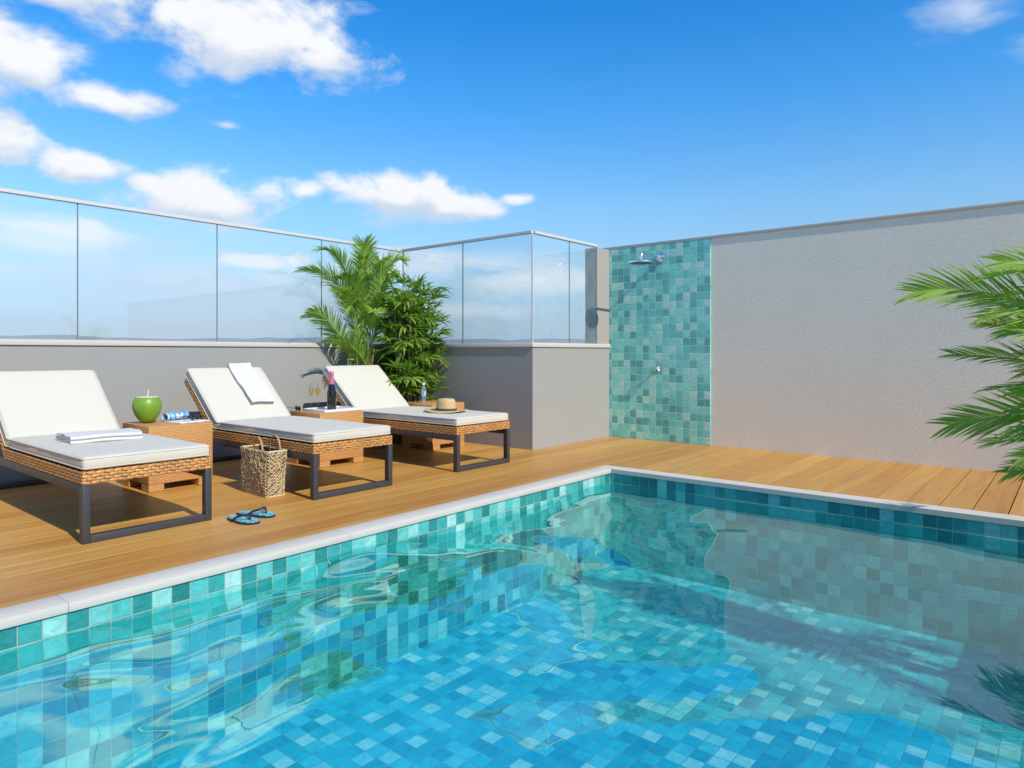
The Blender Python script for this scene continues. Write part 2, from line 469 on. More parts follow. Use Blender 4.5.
mb = MB()
bw = .2225; k0 = math.ceil((XW - -1.07) / bw)
edges = sorted({XW, -3.885, XP, 7.0, PX1 + .19, QX + .171} | {-1.07 + bw * k for k in range(-29, 37)})
edges = [e for e in edges if XW <= e <= 7.0]
cl = [edges[0]]
for e in edges[1:]:
    if e - cl[-1] > .03: cl.append(e)
    elif e in (-3.885, XP, PX1 + .19, QX + .171): cl[-1] = e
for a, b in zip(cl, cl[1:]):
    xm = (a + b) / 2
    if xm < XP: spans = [(-6.0, YP)]
    elif xm < -3.885 or xm > PX1 + .19: spans = [(-6.0, YB)]
    elif xm > QX + .17: spans = [(-6.0, PY0 - .19), (QY + .17, YB)]
    else: spans = [(-6.0, PY0 - .19), (CY + .17, YB)]
    for y0, y1 in spans:
        gp = .005 if xm > -3.0 else .0028
        mb.box(a + gp, b - gp, y0, y1, -.03, -.002, .0008, 1, random.random())
tag(mb.build('deck', M_wood), kind='structure')
mb = MB()
for x0, x1, y0, y1 in ((XW - .3, -3.75, -6.2, 8.6), (-3.75, 7, CY + .03, 8.6), (PX1 + .03, 7, -6.2, CY + .03), (QX + .03, PX1 + .03, QY + .03, CY + .03), (-3.75, PX1 + .03, -6.2, PY0 - .03)):
    mb.box(x0, x1, y0, y1, -.35, -.034)
tag(mb.build('deck_base', simple('dark_base', (.02, .015, .012), .9)), kind='structure')

# coping: four mitred stone runs in slabs with fine joints
mb = MB()
def run(x0, x1, y0, y1, along):
    a, b = (y0, y1) if along == 'y' else (x0, x1)
    n = max(1, round((b - a) / 1.6)); st = (b - a) / n
    for i in range(n):
        p, q = a + st * i + (.0007 if i else 0), a + st * (i + 1) - (.0007 if i < n - 1 else 0)
        if along == 'y': mb.box(x0, x1, p, q, -.043, .002, .003, 2, random.random())
        else: mb.box(p, q, y0, y1, -.043, .002, .002, 1, random.random())
run(CX - .17, CX, PY0 - .17, CY, 'y'); run(PX1, PX1 + .17, PY0 - .17, QY - .001, 'y'); run(QX, QX + .17, QY + .001, CY, 'y'); run(QX + .171, PX1 + .17, QY, QY + .17, 'x')
run(CX - .17, QX + .17, CY + .0012, CY + .17, 'x'); run(CX + .001, PX1 - .001, PY0 - .17, PY0, 'x')
tag(mb.build('coping', M_cop), kind='structure')

# basin: one open shell, walls and floor
TX, TY, BX, BY, ZF, ZT = CX - .015, CY + .015, PX1 + .015, PY0 - .015, -.975, -.0445
mb = MB()
def quad(a, b, c, d, n=None): mb.faces([a, b, c, d], [(0, 1, 2, 3)])
quad((TX, BY, ZF), (TX, TY, ZF), (TX, TY, ZT), (TX, BY, ZT))
KX, KY = QX + .015, QY + .015
quad((TX, TY, ZF), (KX, TY, ZF), (KX, TY, ZT), (TX, TY, ZT))
quad((KX, TY, ZF), (KX, KY, ZF), (KX, KY, ZT), (KX, TY, ZT))
quad((KX, KY, ZF), (BX, KY, ZF), (BX, KY, ZT), (KX, KY, ZT))
quad((BX, KY, ZF), (BX, BY, ZF), (BX, BY, ZT), (BX, KY, ZT))
quad((BX, BY, ZF), (TX, BY, ZF), (TX, BY, ZT), (BX, BY, ZT))
bo = tag(mb.build('pool_basin', M_pool, smooth=False, recalc=False), kind='structure')
mb = MB()
mb.faces([(TX, BY, ZF), (BX, BY, ZF), (BX, KY, ZF), (KX, KY, ZF), (KX, TY, ZF), (TX, TY, ZF)], [(0, 1, 2, 3, 4, 5)])
tag(mb.build('pool_floor', M_floor, smooth=False, recalc=False), kind='structure')

# water: rippled sheet
WZ = -.150
def ripple(x, y):
    d = math.hypot((x + 3.3) / 1.5, (y - 2.3) / 2.5); calm = .13 + 1.25 * math.exp(-d * d * .7)
    wx = x + .45 * noise.noise(Vector((x * .9, y * .9, 5))); wy = y + .45 * noise.noise(Vector((x * .9, y * .9, 9)))
    h = .070 * noise.noise(Vector((wx * .85 + 3.1, wy * .68 + 1.7, 0)))
    h += .034 * noise.noise(Vector((wx * 1.9 + 9, wy * 1.5 + 4, 2.2)))
    h += .004 * noise.noise(Vector((wx * 4.6 + 9, wy * 3.8 + 4, 6.2)))
    return h * calm
nx, ny = 190, 320; mb = MB()
vs = []
for j in range(ny + 1):
    for i in range(nx + 1):
        x = TX + (BX - TX) * i / nx; y = BY + (TY - BY) * j / ny
        vs.append((x, y, WZ + ripple(x, y)))
mb.faces(vs, [(j * (nx + 1) + i, j * (nx + 1) + i + 1, (j + 1) * (nx + 1) + i + 1, (j + 1) * (nx + 1) + i) for j in range(ny) for i in range(nx) if not (vs[j * (nx + 1) + i][0] > KX and vs[j * (nx + 1) + i][1] > KY)])
tag(mb.build('pool_water', M_water, recalc=False, ang=180), kind='structure')

# ground far below and hills on the horizon
mb = MB(); mb.faces([(-22000, -22000, -60), (22000, -22000, -60), (22000, 22000, -60), (-22000, 22000, -60)], [(0, 1, 2, 3)])
tag(mb.build('ground', simple('far_ground', (.09, .12, .08), .9, 0, .4, .002), smooth=False), kind='structure')
mb = MB(); vs = []; fs = []; N = 260
for i in range(N + 1):
    a = R(-110 + 150 * i / N)
    hgt = 300 + 70 * noise.fractal(Vector((a * 9, 0, 0)), 1, 2, 4) + 60 * noise.noise(Vector((a * 2.2, 4, 0)))
    for d, z in ((13000, -60), (14500, max(40, hgt)), (17000, -60)):
        vs.append((math.sin(a) * d, math.cos(a) * d, z))
for i in range(N):
    for j in range(2): fs.append((i * 3 + j, (i + 1) * 3 + j, (i + 1) * 3 + j + 1, i * 3 + j + 1))
mb.faces(vs, fs)
tag(mb.build('hills', simple('hill_haze_blue', (.13, .19, .24), .95, 0, .2, .001)), kind='structure')  # blue of distance painted into the hills, on top of the haze volume

# the air between here and the hills
HZ = True
if HZ:
    mb = MB(); mb.box(-24000, 24000, -24000, 24000, -61, 760)
    hm, t_, o_ = mat('haze_air')
    pv = t_.node('ShaderNodeVolumePrincipled', {'Color': (.86, .92, 1.0), 'Density': 3.0e-5})
    t_.l.new(pv.outputs[0], o_.inputs['Volume'])
    tag(mb.build('haze', hm, smooth=False), kind='stuff')

# ------------------------------------------------------------------ walls and glass
ZC0, ZC1, ZR = 1.275, 1.33, 2.72
def parapet(label, x0, x1, y0, y1, cap):
    t = thing('parapet_wall', label, 'wall', ((x0 + x1) / 2, (y0 + y1) / 2, 0))
    c = Vector(t.location)
    mb = MB(); mb.box(x0 - c.x, x1 - c.x, y0 - c.y, y1 - c.y, -.3, ZC0, .002); mb.build('wall_body', M_para, t)
    mb = MB(); mb.box(cap[0] - c.x, cap[1] - c.x, cap[2] - c.y, cap[3] - c.y, ZC0, ZC1, .003, 2); mb.build('wall_cap', M_cap, t)
    return t
parapet('long grey parapet wall with a stone cap behind the three loungers', XW - .2, XW, -6.0, YP + .2, (XW - .22, XW + .018, -6.0, YP - .019))
parapet('dark shaded grey parapet wall behind the third lounger and straw hat', XW + .001, XP - .2, YP, YP + .2, (XW - .22, XP + .018, YP - .018, YP + .22))
parapet('short sunlit grey parapet wall beside the turquoise shower tiles', XP - .2, XP, YP + .0005, YB - .001, (XP - .22, XP + .018, YP + .2205, YB - .002))

def balustrade(label, joints, along, fixed, posts):
    """glass panes on a parapet, joints = coordinates along the run"""
    t = thing('glass_balustrade', label, 'balustrade', (fixed, joints[0], ZC1) if along == 'y' else (joints[0], fixed, ZC1))
    o = Vector(t.location)
    def bx(a, b, d0, d1, z0, z1, name, m, par=t, bev=0):
        mb = MB()
        if along == 'y': mb.box(d0 - o.x, d1 - o.x, a - o.y, b - o.y, z0 - o.z, z1 - o.z, bev)
        else: mb.box(a - o.x, b - o.x, d0 - o.y, d1 - o.y, z0 - o.z, z1 - o.z, bev)
        return mb.build(name, m, par)
    s = -1 if along == 'y' else 1
    g0, g1 = sorted((fixed + s * .006, fixed + s * .016))
    for a, b in zip(joints, joints[1:]):
        bx(a + .004, b - .004, g0, g1, ZC1, ZR - .035, 'glass_pane', M_glass)
    for a in joints[1:-1]:
        bx(a - .0055, a + .0055, g0 + .001, g1 - .001, ZC1, ZR - .035, 'joint_strip', M_joint)
    r0, r1 = sorted((fixed - s * .012, fixed + s * .034))
    e0 = joints[0] if along == 'y' else joints[0] + .036 * 0
    bx(joints[0] + (.0 if along == 'y' else .013), joints[-1] - (.013 if along == 'x' else -.0), r0, r1, ZR - .036, ZR, 'top_rail', M_alu, t, .003)
    for p in posts: bx(p - .008, p + .008, g0 - .004, g1 + .004, ZC1, ZR - .036, 'corner_post', M_alu)
    return t
balustrade('long clear glass balustrade on the parapet behind the loungers', [-6.0, -4.7, -3.28, -1.86, -.43, .99, 2.433, 3.855, 5.264, YP - .014], 'y', XW, [])
balustrade('two pane glass balustrade to the right of the potted palms', [XW, -6.395, XP], 'x', YP, [XW + .012, XP - .012])
balustrade('narrow glass balustrade meeting the end of the shower wall', [YP + .036, 7.443, 8.10], 'y', XP, [])

bwall = thing('back_wall', 'tall light grey rough rendered wall behind the pool', 'wall', (-1.0, YB, 0))
o = Vector(bwall.location)
mb = MB(); mb.box(XP - .2 - o.x, 7 - o.x, 0, .25, -.3, 2.685, .002); mb.build('wall_body', M_wall, bwall)
mb = MB(); mb.box(XP - .235 - o.x, 7 - o.x, -.0145, .28, 2.685, 2.722, .003, 2); mb.build('wall_cap', m_plaster('cap_grey', (.66, .62, .56), 60, .1, .002), bwall)
mb = MB(); mb.box(XP + .003 - o.x, -3.668 - o.x, -.012, -.0005, -.001, 2.683); mb.build('tile_panel', M_show, bwall)
mb = MB(); mb.box(XP - .2 - o.x, XP - o.x, -.335, -.002, ZC1, 2.684, .002); mb.build('end_pier', m_plaster('pier_render', (.37, .345, .32), 60, .15, .003), bwall)

# roof house at the far end of the deck, seen in the glass reflections
ph = thing('roof_house', 'tall grey wall of the roof house behind the viewer, seen reflected in the glass', 'building', (0, -6.2, 0))
mb = MB(); mb.box(-6.2, 5, -3, 0, 0, 4.0, .01); mb.build('wall_body', M_para, ph)
mb = MB(); mb.box(-6.25, 5.05, -3.05, .05, 4.0, 4.12, .01); mb.build('roof_edge', M_cap, ph)
mb = MB(); mb.box(-3.6, -1.4, .004, .03, .0, 2.2, .004); d_ = mb.build('door', M_char, ph)
mb = MB(); mb.tube([(-1.55, .05, 1.0), (-1.55, .05, 1.3)], .012); mb.build('handle', M_chrome, d_)

# ------------------------------------------------------------------ shower
sh = thing('rain_shower', 'round chrome rain shower head on an arm from the tiled wall', 'shower', (-4.37, YB - .0125, 2.50))
mb = MB(); mb.lathe([(.0, 0), (.062, 0), (.062, .012), (.05, .02), (.02, .024), (0, .024)], mat=Matrix.Rotation(R(90), 4, 'X')); mb.build('wall_flange', M_chrome, sh)
mb = MB(); mb.tube([(0, -.02, 0), (0, -.4, .012), (0, -.50, .012), (0, -.535, -.005), (0, -.55, -.04), (0, -.55, -.085)], .015, 12); mb.build('arm', M_chrome, sh)
mb = MB(); mb.lathe([(0, -.1325), (.150, -.1325), (.150, -.127), (0, -.127)], (0, -.55, 0), 40); mb.build('spray_plate', simple('spray_rubber', (.10, .11, .11), .5), sh)
mb = MB(); mb.lathe([(.1505, -.132), (.158, -.128), (.158, -.110), (.15, -.104), (.04, -.100), (.022, -.085), (0, -.085)], (0, -.55, 0), 40); mb.build('shower_head', M_chrome, sh)
sv = thing('shower_valve', 'small chrome cross handle valve on the turquoise tiles', 'tap', (-4.406, YB - .0125, .995))
RX = Matrix.Rotation(R(90), 4, 'X')
mb = MB(); mb.lathe([(0, 0), (.034, 0), (.034, .006), (.026, .014), (.016, .018), (.016, .05), (0, .05)], mat=RX); mb.build('valve_body', M_chrome, sv)
mb = MB()
for k in range(4):
    a = R(45 + 90 * k); mb.tube([(0, -.052, 0), (.045 * math.cos(a), -.052, .045 * math.sin(a)), (.052 * math.cos(a), -.052, .052 * math.sin(a))], [.008, .0095, .006], 8)
mb.lathe([(0, .04), (.015, .04), (.015, .062), (.010, .066), (0, .066)], mat=RX); mb.build('cross_handle', M_chrome, sv)

# ------------------------------------------------------------------ loungers
LW = .828
def make_lounger(label):
    t = thing('sun_lounger', label, 'sun lounger', (0, 0, 0), 0, 'sun loungers in a row along the parapet')
    h = LW / 2; tb = .055; L = 2.56
    # steel sled frame
    for nm, x in (('front_leg_frame', 0), ('rear_leg_frame', -L + tb)):
        mb = MB(); mb.box(x - tb, x, -h, -h + .046, 0, .37, .003, 2); mb.box(x - tb, x, h - .046, h, 0, .37, .003, 2)
        mb.box(x - tb, x, -h + .0465, h - .0465, .0, .048, .003, 2); mb.build(nm, M_char, t)
    for s in (-1, 1):
        y0, y1 = sorted((s * h, s * (h - .046)))
        mb = MB(); mb.box(-L + tb + .001, -tb - .001, y0, y1, .312, .3695, .003, 2); mb.build('side_rail', M_char, t)
        # woven seat apron
    z0, z1, xb = .371, .452, -1.70
    mb = MB(); mb.box(xb, -.006, -h + .006, h - .006, z0 + .002, z1 - .002, .004); ap = mb.build('seat_base', M_core, t)
    mb = MB()
    mb.weave((-.005, -h, z0), (0, 1, 0), (0, 0, 1), (1, 0, 0), LW, z1 - z0, .052, .0215, .008)
    mb.weave((xb, -h + .005, z0), (1, 0, 0), (0, 0, 1), (0, -1, 0), -xb, z1 - z0, .052, .0215, .008)
    mb.weave((xb, h - .005, z0), (1, 0, 0), (0, 0, 1), (0, 1, 0), -xb, z1 - z0, .052, .0215, .008)
    mb.weave((-.05, -h, z1 - .002), (0, 1, 0), (1, 0, 0), (0, 0, 1), LW, .05, .056, .0205, .005)
    mb.build('woven_apron', M_wick, ap, recalc=False)
    # seat cushion
    mb = MB(); mb.rbox((-.79, 0, .50), (.785, h - .006, .042), .026, puff=.006, n=16, wob=.003, seed=random.random() * 9); cu = mb.build('seat_cushion', M_cush, t, ang=80)
    def piping(par, cx, hx, z, MM=None):
        hy = h - .006; k = .022; pts = []
        for sx, sy, a0 in ((1, 1, 0), (-1, 1, 90), (-1, -1, 180), (1, -1, 270)):
            for q in range(5):
                a = R(a0 + 22.5 * q); pts.append(Vector((cx + sx * (hx - k) + k * math.cos(a), sy * (hy - k) + k * math.sin(a), z)))
        if MM: pts = [MM @ p for p in pts]
        mb = MB(); mb.tube(pts, .0042, 6, closed=True); mb.build('piping', M_cush, par)
    piping(cu, -.79, .782, .530); piping(cu, -.79, .782, .470)
    # back
    A = R(39.7); d = Vector((-math.cos(A), 0, math.sin(A))); n_ = Vector((math.sin(A), 0, math.cos(A))); yv = Vector((0, 1, 0))
    H0 = Vector((-1.668, 0, .438))
    M = Matrix(((d.x, 0, n_.x, H0.x), (d.y, 1, n_.y, H0.y), (d.z, 0, n_.z, H0.z), (0, 0, 0, 1)))
    mb = MB(); mb.box(-.02, .78, -h + .006, h - .006, -.052, -.002, .004, mat=M); bb = mb.build('back_panel', M_core, t)
    mb = MB()
    for s in (-1, 1): mb.weave(M @ Vector((-.02, s * (h - .005), -.054)), d, n_, (0, s, 0), .80, .054, .056, .018, .008)
    mb.weave(M @ Vector((-.02, -h + .002, -.053)), (0, 1, 0), d, -n_, LW - .004, .80, .056, .0205, .006)
    mb.weave(M @ Vector((.781, -h + .002, -.053)), (0, 1, 0), n_, d, LW - .004, .053, .056, .018, .006)
    mb.build('woven_back', M_wick, bb, recalc=False)
    mb = MB(); mb.rbox((.425, 0, .054), (.405, h - .006, .054), .030, M=M, puff=.008, n=14, wob=.003, seed=random.random() * 9); bc = mb.build('back_cushion', M_cush, t, ang=80)
    piping(bc, .425, .402, .094, M); piping(bc, .425, .402, .016, M)
    for s in (-1, 1):
        mb = MB(); p = M @ Vector((.55, s * (h - .12), -.055)); mb.box(p.x - .015, p.x + .015, s * (h - .12) - .012, s * (h - .12) + .012, .34, p.z + .01, .002); mb.build('back_prop', M_char, t)
    mb = MB(); mb.box(p.x - .02, p.x + .02, -h + .047, h - .047, .315, .345, .002); mb.build('prop_bar', M_char, t)
    return t, M
L1, BM = make_lounger('cream cushioned lounger with a folded towel lying flat on its seat')
L1.location = (-4.79, 1.968, 0)
L2 = copy_tree(L1); L2.location = (-4.785, 3.642, 0); L2['label'] = 'cream cushioned lounger with a white towel hung over its raised back'
L3 = copy_tree(L1); L3.location = (-4.80, 5.32, 0); L3['label'] = 'cream cushioned lounger with the straw hat on its seat'

# ------------------------------------------------------------------ side tables
def make_table(label):
    t = thing('side_table', label, 'side table', (0, 0, 0), 0, 'woven cube tables between the loungers')
    h = .282
    mb = MB(); mb.box(-h, h, -h, h, .062, .567, .008, 2); mb.build('table_body', M_tabw, t)
    for sx in (-1, 1):
        for sy in (-1, 1):
            mb = MB(); x0, x1 = sorted((sx * h, sx * (h - .15))); y0, y1 = sorted((sy * h, sy * (h - .13))); mb.box(x0, x1, y0, y1, 0, .0615, .004); mb.build('foot', M_tabw, t)
    return t
T1 = make_table('woven cube side table with the green coconut on top'); T1.location = (-6.41, 2.775, 0)
T2 = copy_tree(T1); T2.location = (-6.36, 4.455, 0); T2['label'] = 'woven cube side table carrying the tray with the dark bottle'
T3 = copy_tree(T1); T3.location = (-6.368, 6.075, 0); T3['label'] = 'woven cube side table carrying only a water bottle'
TZ = .5672

# coconut
co = thing('green_coconut', 'fresh green coconut cut flat on top with a straw', 'coconut', (-6.47, 2.62, TZ))
prof = [(0, 0), (.03, .0), (.055, .012), (.082, .045), (.104, .085), (.118, .13), (.121, .16), (.117, .185), (.108, .212), (.096, .230), (.091, .2345)]
m_, t_, o_ = mat('coconut_skin'); oc_ = t_.node('ShaderNodeTexCoord').outputs['Object']
sz = t_.node('ShaderNodeSeparateXYZ', {0: oc_}).outputs[2]
cc_ = t_.mix(t_.noise(oc_, 9, 4, .6, .8), (.12, .25, .015), (.24, .40, .03))
cc_ = t_.mix(t_.maprange(t_.m('ADD', sz, t_.m('MULTIPLY', t_.noise(oc_, 14, 3), .05)), .01, .06), (.13, .15, .02), cc_)
b_ = bsdf(t_, o_, Base_Color=cc_, Roughness=.38); t_.l.new(bump(t_, t_.noise(oc_, 18, 4), .25, .01), b_.inputs['Normal'])
mb = MB(); mb.lathe(prof, n=36); mb.build('husk', m_, co)
mb = MB(); mb.lathe([(0, .2340), (.05, .2345), (.085, .2365), (.0905, .2362), (.0905, .2346)], n=36); mb.build('cut_flesh', simple('coconut_flesh', (.80, .78, .66), .6), co)
mb = MB(); mb.tube([(.0, .0, .234), (-.004, .01, .28), (-.006, .012, .300)], .0028, 8); mb.build('straw', simple('white_straw', (.8, .82, .82), .35), co)

# magazines and sunglasses on the first table
def m_print(name, cols, scale):
    m, t, out = mat(name); oc = t.node('ShaderNodeTexCoord').outputs['Object']
    n = t.noise(t.vm('MULTIPLY', oc, (1, 1, .2)), scale, 2, .5, 1.0)
    bsdf(t, out, Base_Color=t.ramp(n, cols, 'CONSTANT'), Roughness=.25); return m
M_mag = m_print('blue_print', [(0, (.75, .80, .85)), (.42, (.15, .45, .78)), (.52, (.04, .12, .35)), (.57, (.30, .65, .85)), (.68, (.85, .87, .88))], 11)
M_paper = m_print('page_print', [(0, (.80, .81, .82)), (.60, (.35, .38, .55)), (.64, (.82, .82, .83)), (.75, (.20, .24, .45))], 16)
mg = thing('open_magazine', 'open magazine lying flat under the sunglasses', 'magazine', (-6.30, 2.90, TZ), R(10))
mb = MB(); mb.rbox((0, -.075, .006), (.12, .072, .006), .004, n=5); mb.rbox((0, .075, .006), (.12, .072, .006), .004, n=5); mb.build('pages', M_paper, mg)
rm = thing('rolled_magazine', 'blue magazine rolled into a tube beside the coconut', 'magazine', (-6.50, 2.885, TZ + .0405), R(24))
vs = []; mb = MB(); n_s = 64
sp = []
for i in range(n_s + 1):
    a = 2 * math.pi * 2.6 * i / n_s; r = .040 - .012 * i / n_s; sp.append((r * math.cos(a), r * math.sin(a)))
for i, (a, b) in enumerate(sp):
    for y in (-.13, .13):
        vs.append((a, y, b)); vs.append((a * .97, y, b * .97))
fs = []
for i in range(n_s):
    q = i * 4; fs += [(q, q + 4, q + 6, q + 2), (q + 1, q + 3, q + 7, q + 5), (q, q + 1, q + 5, q + 4), (q + 2, q + 6, q + 7, q + 3)]
mb.faces(vs, fs); mb.build('paper_roll', M_mag, rm)

def sunglasses(label, loc, rz):
    t = thing('sunglasses', label, 'sunglasses', loc, rz)
    mb = MB()
    for s in (-1, 1):
        ring = [(.004 * math.cos(0), s * .038 + .030 * math.cos(a), .026 + .023 * math.sin(a)) for a in [2 * math.pi * k / 20 for k in range(20)]]
        mb.tube(ring, .0035, 6, closed=True)
        mb.tube([(0, s * .068, .04), (-.02, s * .07, .04), (-.09, s * .068, .032), (-.125, s * .062, .006)], .003, 6)
    mb.tube([(.002, -.009, .034), (.006, 0, .037), (.002, .009, .034)], .003, 6)
    mb.build('rims', M_navy, t)
    for s in (-1, 1):
        mb = MB(); mb.lathe([(0, -.001), (.029, -.001), (.029, .001), (0, .001)], (0.004, s * .038, .026), 20, Matrix.Rotation(R(90), 4, 'Y')); mb.build('lens', simple('dark_lens', (.01, .011, .014), .06), t)
    return t
sunglasses('dark sunglasses resting on the open magazine', (-6.30, 2.97, TZ + .0125), R(35))

# tray, bottle, flutes on the second table
tr = thing('serving_tray', 'white rectangular tray under the dark bottle and two flutes', 'tray', (-6.335, 4.51, TZ), R(0))
M_white = simple('white_lacquer', (.82, .82, .82), .25, 0, .02)
mb = MB(); mb.box(-.2, .2, -.235, .235, 0, .012, .004, 2); mb.build('tray_base', M_white, tr)
mb = MB()
for x0, x1, y0, y1 in ((-.2, .2, -.235, -.222), (-.2, .2, .222, .235), (-.2, -.187, -.2215, .2215), (.187, .2, -.2215, .2215)): mb.box(x0, x1, y0, y1, .0125, .026, .003)
mb.build('tray_rim', M_white, tr)
bt = thing('champagne_bottle', 'dark glass bottle with pink foil neck on the tray', 'bottle', (-6.29, 4.47, TZ + .0125))
M_bot = simple('dark_bottle_glass', (.006, .008, .006), .06, 0, .1, 6, 0, 60, .6, .5)
pf = [(0, 0), (.046, 0), (.05, .006), (.05, .17), (.048, .20), (.038, .245), (.027, .285)]
mb = MB(); mb.lathe(pf + [(.0, .285)], n=32); mb.build('bottle_body', M_bot, bt)
mb = MB(); mb.lathe([(.0285, .278), (.0285, .284), (.022, .33), (.0195, .375), (.023, .382), (.023, .405), (.018, .418), (.008, .424), (0, .425)], n=32); mb.build('foil_neck', simple('pink_foil', (.72, .20, .34), .3, .35, .1, 30, .3, 90), bt)
M_flute = m_glass('flute_glass', (.97, .98, .98), .08)
M_wine = m_glass('sparkling_wine', (.92, .74, .22), .05, .35, (.75, .55, .12))
def flute(label, loc):
    t = thing('champagne_flute', label, 'glass', loc, 0, 'champagne flutes on the tray')
    mb = MB(); mb.lathe([(0, .0), (.034, 0), (.034, .003), (.006, .010), (.0045, .02), (.0045, .125), (.009, .135), (.022, .165), (.0285, .20), (.027, .25), (.0245, .295), (.0228, .295), (.0252, .25), (.0265, .20), (.020, .168), (0, .14)], n=24); mb.build('glass_body', M_flute, t)
    mb = MB(); mb.lathe([(0, .143), (.018, .168), (.0255, .20), (.0250, .232), (0, .232)], n=24); mb.build('wine', M_wine, t)
flute('champagne flute nearer the middle lounger, left of the pair', (-6.50, 4.355, TZ + .0125))
flute('champagne flute nearer the dark bottle, right of the pair', (-6.51, 4.445, TZ + .0125))
sunglasses('dark sunglasses lying on the table corner left of the tray', (-6.57, 4.225, TZ), R(80))

# water bottle on the third table
wb = thing('water_bottle', 'small clear water bottle with a blue label', 'bottle', (-6.40, 5.935, TZ))
mb = MB(); mb.lathe([(0, 0), (.03, 0), (.033, .008), (.031, .04), (.033, .06), (.033, .15), (.03, .18), (.016, .21), (.0145, .228), (0, .228)], n=28); mb.build('bottle_body', m_glass('clear_plastic', (.80, .88, .92), .1, .15), wb)
mb = MB(); mb.lathe([(.0337, .085), (.0342, .086), (.0342, .148), (.0337, .149)], n=28); mb.build('label_band', m_print('label_print', [(0, (.06, .22, .60)), (.5, (.70, .78, .86)), (.56, (.05, .18, .55))], 25), wb)
mb = MB(); mb.lathe([(0, .2285), (.0165, .2285), (.0165, .25), (.014, .253), (0, .253)], n=28); mb.build('cap', simple('white_cap', (.8, .83, .86), .4), wb)

# ------------------------------------------------------------------ towels
def ribbon(mb, prof, th, y0, y1, M=None, ny=8, wob=.003, seed=0):
    """cloth of thickness th following prof (x,z) and extruded along y"""
    P = [Vector((p[0], 0, p[1])) for p in prof]; k = len(P); ring = []
    nrm = []
    for i in range(k):
        t = (P[min(i + 1, k - 1)] - P[max(i - 1, 0)]).normalized(); nrm.append(Vector((-t.z, 0, t.x)))
    loop = [P[i] + nrm[i] * th / 2 for i in range(k)] + [P[i] - nrm[i] * th / 2 for i in reversed(range(k))]
    n = len(loop); vs = []
    for j in range(ny + 1):
        y = y0 + (y1 - y0) * j / ny
        for q in loop:
            v = Vector((q.x, y, q.z)); nv = noise.noise_vector(Vector((q.x * 6 + seed, y * 6, seed))) * wob
            v += Vector((nv.x, nv.y, nv.z * .5))
            vs.append(M @ v if M else v)
    fs = [(j * n + i, j * n + (i + 1) % n, (j + 1) * n + (i + 1) % n, (j + 1) * n + i) for j in range(ny) for i in range(n)]
    for i in range(k - 1):
        a, b, c, d = i, i + 1, n - 2 - i, n - 1 - i
        fs.append((a, b, c, d)); fs.append(tuple(ny * n + q for q in (d, c, b, a)))
    mb.faces(vs, fs)

def fold_profile(Wd, layers, th, gap=.001, lens=None):
    """zigzag of stacked layers with round folds"""
    pts = []; pit = th + gap
    for i in range(layers):
        a, b = 0, Wd
        if lens: a, b = lens[i]
        seq = [(a + (b - a) * q / 8, i * pit + th / 2 + .0015 * math.sin(q * 1.7 + i * 2)) for q in range(9)]
        if i % 2: seq = seq[::-1]
        pts += seq
        if i < layers - 1:
            ex = seq[-1][0]; s = 1 if i % 2 == 0 else -1
            for q in (1, 2, 3): 
                an = -math.pi / 2 + math.pi * q / 4; pts.append((ex + s * pit / 2 * math.cos(an), i * pit + th / 2 + pit / 2 + pit / 2 * math.sin(an)))
    return pts
tw = thing('folded_towel', 'white towel folded flat on the nearest lounger seat', 'towel', (-5.70, 1.97, .5475), R(-6))
mb = MB(); ribbon(mb, [(p[0] - .2, p[1]) for p in fold_profile(.40, 4, .0105, .0045, [(0, .40), (.03, .375), (.0, .385), (.06, .37)])], .0105, -.24, .24, wob=.020, seed=2.3, ny=20); mb.build('towel_cloth', M_towel, tw, ang=60)
# towel over the second lounger's back, in the plane of its cushion
td = thing('draped_towel', 'white towel folded lengthwise and hung over the raised lounger back', 'towel', (0, 0, 0))
MW = Matrix.Translation(L2.location) @ BM
NB = .1165
mb = MB()
for k_, (off, y0_, y1_, n_k) in enumerate(((.008, .015, .272, 17), (.024, .022, .268, 16), (.041, .012, .274, 17))):
    top = [(.836, .02 - .012 * k_), (.842 + .005 * k_, .06), (.840 + .005 * k_, .100), (.828 + .003 * k_, NB + off - .006)]
    body = [(.805 - i * .036, NB + off * (.55 + .65 * i / n_k) + .003 * math.sin(i * .9 + k_ * 2)) for i in range(n_k)]
    e_ = body[-1][0]; off *= 1.2
    hem = [(e_ - .014, NB + off + .002), (e_ - .020, NB + off - .005)] if k_ else [(e_ - .012, NB + .006)]
    ribbon(mb, top + body + hem, .0115, y0_, y1_, MW, 12, .016, .3 + k_ * .12)
tcl = mb.build('towel_cloth', M_towel, None, ang=60)
td.location = L2.location + Vector((-1.9, .13, .6)); tcl.parent = td; tcl.matrix_parent_inverse = Matrix.Translation(-Vector(td.location))

